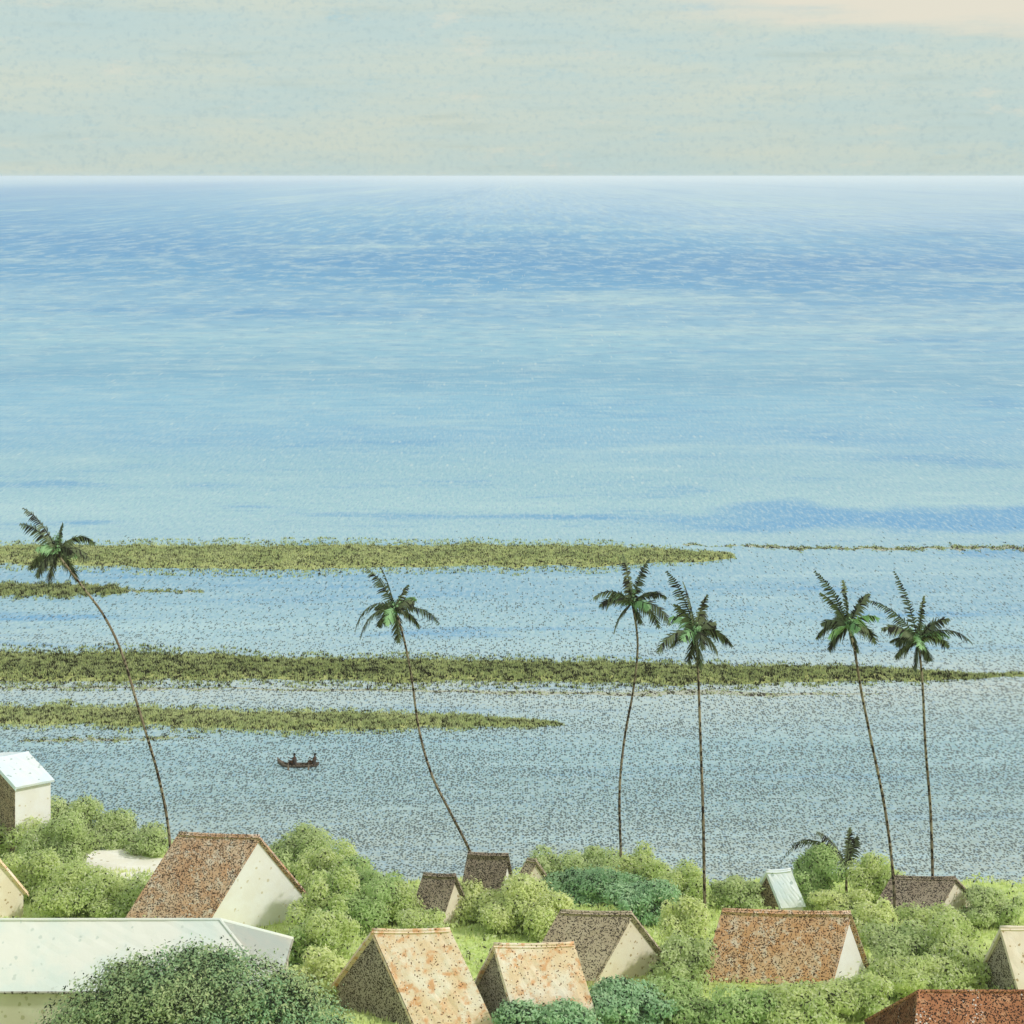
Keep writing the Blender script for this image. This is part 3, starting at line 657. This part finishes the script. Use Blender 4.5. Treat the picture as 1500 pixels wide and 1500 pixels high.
def palm(label, path, Y, fr, bark='trunk', r0=0.10, r1=0.07, extra=5, green=2, seed=0, core=True, name='palm_tree', foot=True):
    g = random.Random(seed)
    pts = [P(x, y, Y) for x, y in path]
    if foot:
        b = pts[0]; gzb = gz_(b.x, Y)
        if b.z > gzb + 0.1: pts.insert(0, Vector((b.x + (b.x - pts[1].x) * 0.5, Y, gzb - 0.2)))
        else: pts[0].z = gzb - 0.2
    base = Vector((pts[0].x, pts[0].y, pts[0].z))
    for i in range(1, len(pts) - 1): pts[i].y += 0.5 * math.sin(i * 1.3 + seed)
    t = thing(name, label, 'palm tree', base, 'tall coconut palms above the village' if name == 'palm_tree' else None)
    n = 34; sp = smooth_path(pts, n); rad = [r0 + (r1 - r0) * (i / (n - 1)) ** 0.7 for i in range(n)]
    if foot: rad[0] = r0 * 1.8; rad[1] = r0 * 1.25
    rad = [x * (1 + 0.06 * (-1) ** i) for i, x in enumerate(rad)]
    tv, tf = tube([p - base for p in sp], rad, 9)
    link('trunk', mesh('trunk', tv, tf, True), M[bark], t)
    top = sp[-1] - base; s = F / Y
    if core:
        me = crown_mesh(0.5, 0.5, 0.75, 260, 0.09, 5, seed + 3); link('crown_heart', me, M['frond_green'], t, top + Vector((0, 0, 0.3)))
    k = 0
    for (dx, dy, droop) in fr:
        droop = max(droop, 0.42) if name == 'palm_tree' else droop
        # launch direction is steeper than the chord because the rib arches over
        ch = Vector((dx / s, g.uniform(-0.55, 0.55) * abs(dx) / s, -dy / s)); ln = ch.length * 1.1 * (1 + 0.12 * droop)
        d0 = ch.normalized() + Vector((0, 0, droop * 0.62))
        me = frond_mesh(d0, ln, droop * 1.25, 0, 0.42, seed * 31 + k); link('frond', me, M['frond'], t, top); k += 1
    for j in range(extra):
        an = j * 2.4 + seed; d0 = Vector((math.cos(an) * 0.8, math.sin(an), g.uniform(0.2, 1.0)))
        me = frond_mesh(d0, g.uniform(1.5, 2.3), g.uniform(0.7, 1.4), 0, 0.4, seed * 57 + k)
        link('frond', me, M['frond_green' if j < green else 'frond'], t, top); k += 1
    return t
palm('tall palm leaning left, its crown over the left end of the far grassy bank',
     [(246, 1225), (233, 1135), (207, 1040), (178, 955), (150, 905), (120, 862), (92, 818), (84, 808)], 112,
     [(-34, -62, 0.25), (-50, -38, 0.3), (44, -24, 1.1), (6, -36, 0.2), (-36, 22, 0.9), (-10, 42, 0.7), (22, 38, 0.8), (40, 6, 0.9), (-22, 30, .9)], green=2, seed=1, extra=4)
palm('palm with strongly curved trunk leaning left from a dark thatched hut',
     [(690, 1250), (662, 1190), (632, 1132), (613, 1070), (603, 1000), (592, 935), (579, 893)], 115.5,
     [(-34, -52, 0.3), (-18, -56, 0.2), (-58, 10, 1.5), (-44, 34, 1.3), (58, 18, 0.7), (30, 26, 0.9), (-22, 22, 0.8), (4, 40, 0.6), (14, -32, .3), (22, -14, .7)], green=3, seed=2)
palm('slender palm near the centre, its foot bending slightly left',
     [(909, 1255), (907, 1160), (915, 1085), (929, 1010), (934, 940), (926, 884)], 115.5,
     [(-48, -24, 0.8), (-44, -4, 0.8), (-10, -62, 0.15), (18, -56, 0.2), (44, -18, 0.9), (50, 16, 1.0), (-22, 34, 0.9), (34, 36, 1.0), (-8, -34, .2), (10, 24, .7)], green=3, seed=3)
palm('straight palm right of the centre with drooping lower fronds',
     [(1033, 1388), (1029, 1200), (1027, 1100), (1024, 990), (1019, 926)], 101.5,
     [(-32, -82, 0.15), (-14, -66, 0.15), (12, -48, 0.2), (48, 6, 0.9), (-54, 12, 0.8), (-34, 16, .7), (30, 30, 0.7), (-8, 40, 0.5), (6, 46, 0.5), (-24, -40, .4), (24, -16, .6)], green=3, seed=4)
palm('palm at right with a trunk curving right towards its foot, left of a pair',
     [(1311, 1372), (1309, 1290), (1299, 1190), (1276, 1080), (1259, 1005), (1249, 945), (1243, 918)], 103,
     [(-36, -72, 0.2), (-30, -44, 0.3), (24, -42, 0.2), (40, 26, 1.1), (-42, 14, 0.9), (-22, 32, 0.8), (10, 30, 0.6), (-6, -58, .1), (30, 4, .8), (-34, -8, .7)], green=4, seed=5)
palm('rightmost palm with broad dark crown and nearly straight trunk',
     [(1368, 1358), (1366, 1200), (1358, 1100), (1350, 1000), (1345, 938)], 105.5,
     [(-24, -86, 0.15), (-52, -54, 0.5), (-44, -24, 0.6), (32, -36, 0.6), (60, -22, 0.8), (44, 4, 0.9), (-30, 20, 0.6), (-4, 38, 0.4), (6, -56, 0.15), (-34, 0, .5), (14, 24, .6)], green=3, seed=6)
palm('young palm with few thin arching fronds behind the rust roofed house',
     [(1240, 1318), (1240, 1290), (1240, 1270)], 113, [(-84, -58, 1.2), (-62, -36, 0.9), (4, -52, 0.05), (14, -38, 0.2), (-36, -56, .45)], r0=0.10, r1=0.07, extra=0, seed=8, core=False, name='young_palm')

# ------------------------------------------------------------------ canoe with two paddlers
M['hull'] = speck_mat('weathered_hull_wood', [lin(128, 116, 104), lin(108, 96, 86)], lin(50, 44, 40), 0.5, 12)
def canoe():
    Yc = row_y(1123); s = F / Yc; cx = (437 - 750) / s
    base = Vector((cx, Yc, 0)); t = thing('canoe', 'small dark canoe with upswept bow on the calm lagoon', 'canoe', base)
    n = 17; prof = 9; V = []; Fc = []
    for lay in (0, 1):
        for i in range(n):
            u = -1 + 2 * i / (n - 1); x = u * 1.75; w = (0.34 - 0.035 * lay) * max(0.02, (1 - abs(u) ** 2.6)); sheer = 0.24 + 0.18 * abs(u) ** 4 + (0.80 * max(0, -u - 0.62) ** 1.4 * 1.9 if u < 0 else 0)
            keel = -0.10 + 0.22 * abs(u) ** 5 + (0.55 * max(0, -u - 0.72) * 1.2 if u < 0 else 0) + 0.035 * lay
            for j in range(prof):
                a = math.pi * j / (prof - 1); V.append((x - (0.10 * max(0, -u - .7)), -math.cos(a) * w, sheer + (keel - sheer) * math.sin(a) ** 0.75))
    m = n * prof
    for lay in (0, 1):
        for i in range(n - 1):
            for j in range(prof - 1):
                k = lay * m + i * prof + j; Fc.append((k, k + prof, k + prof + 1, k + 1))
    for i in range(n - 1):
        for j in (0, prof - 1): k = i * prof + j; Fc.append((k, k + prof, m + k + prof, m + k))
    link('hull', fix_normals(mesh('hull', V, Fc, True)), M['hull'], t)
    for x in (-0.35, 1.25):
        bv = [(x + a, b * 0.30, 0.17 + c) for a in (-.09, .09) for b in (-1, 1) for c in (0, .03)]
        link('thwart', fix_normals(mesh('thwart', bv, [(0, 1, 3, 2), (4, 6, 7, 5), (0, 4, 5, 1), (2, 3, 7, 6), (0, 2, 6, 4), (1, 5, 7, 3)])), M['trunk_pale'], t)
    return base
CB = canoe()
M['skin'] = speck_mat('dark_skin', [lin(92, 66, 52), lin(84, 60, 48)], lin(70, 50, 40), 0.05, 8, bump=0)
M['cloth'] = speck_mat('brown_cloth', [lin(84, 76, 72), lin(72, 64, 62)], lin(50, 46, 44), 0.1, 14, bump=0.1)
M['hair'] = speck_mat('black_hair', [lin(40, 34, 32), lin(32, 28, 26)], lin(22, 20, 20), 0.2, 20, bump=0.2)
def person(label, x, lean, arm):
    base = CB + Vector((x, 0, 0.20))
    J = {'pelvis': (0, 0, 0.10, .15), 'belly': (-.02 + lean * .3, 0, 0.30, .13), 'chest': (lean * .75, 0, 0.52, .155), 'neck': (lean, 0, 0.66, .06), 'jaw': (lean - .035, 0, 0.74, .075), 'head': (lean - .01, 0, 0.82, .098), 'crown': (lean, 0, 0.90, .07)}
    E = [('pelvis', 'belly'), ('belly', 'chest'), ('chest', 'neck'), ('neck', 'jaw'), ('jaw', 'head'), ('head', 'crown')]
    for sg, nm in ((1, 'a'), (-1, 'b')):
        ax = arm if sg > 0 else arm * 0.7
        J['sh' + nm] = (lean * .75, sg * .19, 0.56, .065); J['el' + nm] = (lean * .75 - .18 - ax * .1, sg * .25, 0.36, .048); J['wr' + nm] = (lean * .75 - .38 - ax * .2, sg * .12, 0.42 + (0.10 if sg > 0 else -0.06), .034); J['ha' + nm] = (lean * .75 - .46 - ax * .2, sg * .10, 0.44 + (0.10 if sg > 0 else -0.06), .038)
        E += [('chest', 'sh' + nm), ('sh' + nm, 'el' + nm), ('el' + nm, 'wr' + nm), ('wr' + nm, 'ha' + nm)]
        J['hip' + nm] = (-.04, sg * .09, 0.07, .095); J['kn' + nm] = (-.42, sg * .13, 0.27, .07); J['an' + nm] = (-.66, sg * .10, -.06, .045); J['to' + nm] = (-.80, sg * .10, -.09, .035)
        E += [('pelvis', 'hip' + nm), ('hip' + nm, 'kn' + nm), ('kn' + nm, 'an' + nm), ('an' + nm, 'to' + nm)]
    names = list(J); ix = {k: i for i, k in enumerate(names)}
    me = bpy.data.meshes.new('person'); me.from_pydata([J[k][:3] for k in names], [(ix[a], ix[b]) for a, b in E], []); me.update()
    o = link('person', me, M['skin'], None, base); tag(o, label, 'person')
    sk = o.modifiers.new('skin', 'SKIN')
    for i, k in enumerate(names): me.skin_vertices[0].data[i].radius = (J[k][3], J[k][3]); me.skin_vertices[0].data[i].use_root = (i == 0)
    ss = o.modifiers.new('sub', 'SUBSURF'); ss.levels = 2; ss.render_levels = 2
    # shirt: a sleeveless tunic round the trunk; hair: a cap
    rings = [(0.02, -.02 + 0, .175, .20), (0.20, -.01 + lean * .15, .165, .19), (0.38, lean * .5, .17, .20), (0.54, lean * .75, .165, .215), (0.62, lean * .9, .10, .15)]
    V = []; Fc = []; sg = 14
    for (z, cx, rx, ry) in rings:
        for k in range(sg): a = 2 * math.pi * k / sg; V.append((cx + math.cos(a) * rx, math.sin(a) * ry, z))
    for r in range(len(rings) - 1):
        for k in range(sg): Fc.append((r * sg + k, r * sg + (k + 1) % sg, (r + 1) * sg + (k + 1) % sg, (r + 1) * sg + k))
    tn = link('tunic', mesh('tunic', V, Fc, True), M['cloth'], o)
    V = []; Fc = []
    for r in range(5):
        ph = r / 4 * 1.75
        for k in range(sg): a = 2 * math.pi * k / sg; V.append((lean + .012 + math.cos(a) * .108 * math.sin(ph), math.sin(a) * .104 * math.sin(ph), .845 + .115 * math.cos(ph)))
    for r in range(4):
        for k in range(sg): Fc.append((r * sg + k, r * sg + (k + 1) % sg, (r + 1) * sg + (k + 1) % sg, (r + 1) * sg + k))
    link('hair', mesh('hair', V, Fc, True), M['hair'], o)
    # paddle through both hands
    h1 = base + Vector((lean * .75 - .46 - arm * .2, .10, 0.54)); h2 = base + Vector((lean * .75 - .46 - arm * .14, -.10, 0.38))
    d = (h2 - h1).normalized(); top, bot = h1 - d * 0.08, h2 + d * 0.62
    pv, pf = tube([p - bot for p in (top, h1, h2, bot)], [.018] * 4, 6)
    side = Vector((1, 0, 0)); bl = [side * -.07, side * .07, side * .08 + d * .3, d * .38, side * -.08 + d * .3]; th = Vector((0, .012, .012))
    bv = [p + th for p in bl] + [p - th for p in bl]; bf = [(0, 1, 2, 3, 4), (9, 8, 7, 6, 5)] + [(i, (i + 1) % 5, 5 + (i + 1) % 5, 5 + i) for i in range(5)]
    pv, pf = join((pv, pf), (bv, bf))
    po = link('paddle', fix_normals(mesh('paddle', pv, pf)), M['trunk'], None, bot); return po
p1 = person('person sitting amidships in the canoe, holding a paddle', -0.28, -0.05, 0.5); tag(p1, 'wooden paddle held by the person amidships in the canoe', 'paddle')
p2 = person('person leaning at the stern of the canoe, right of the other', 1.32, 0.10, 0.2); tag(p2, 'wooden paddle held by the person at the canoe stern', 'paddle')

# ------------------------------------------------------------------ sea haze
def haze():
    bm = bmesh.new(); bmesh.ops.create_cube(bm, size=1.0)
    for v in bm.verts: v.co = Vector((v.co.x * 81000, 28000 + v.co.y * 66000, 24.5 + v.co.z * 55.0))
    me = bpy.data.meshes.new('haze'); bm.to_mesh(me); bm.free()
    m = bpy.data.materials.new('sea_air'); m.use_nodes = True; nt = m.node_tree; nt.nodes.clear()
    pv = nt.nodes.new('ShaderNodeVolumePrincipled'); pv.inputs['Color'].default_value = (0.985, 0.99, 1.0, 1); pv.inputs['Density'].default_value = 1.1e-4
    pv.inputs['Anisotropy'].default_value = 0.0
    out = nt.nodes.new('ShaderNodeOutputMaterial'); nt.links.new(pv.outputs[0], out.inputs['Volume'])
    o = link('haze', me, m); o['kind'] = 'stuff'
haze()
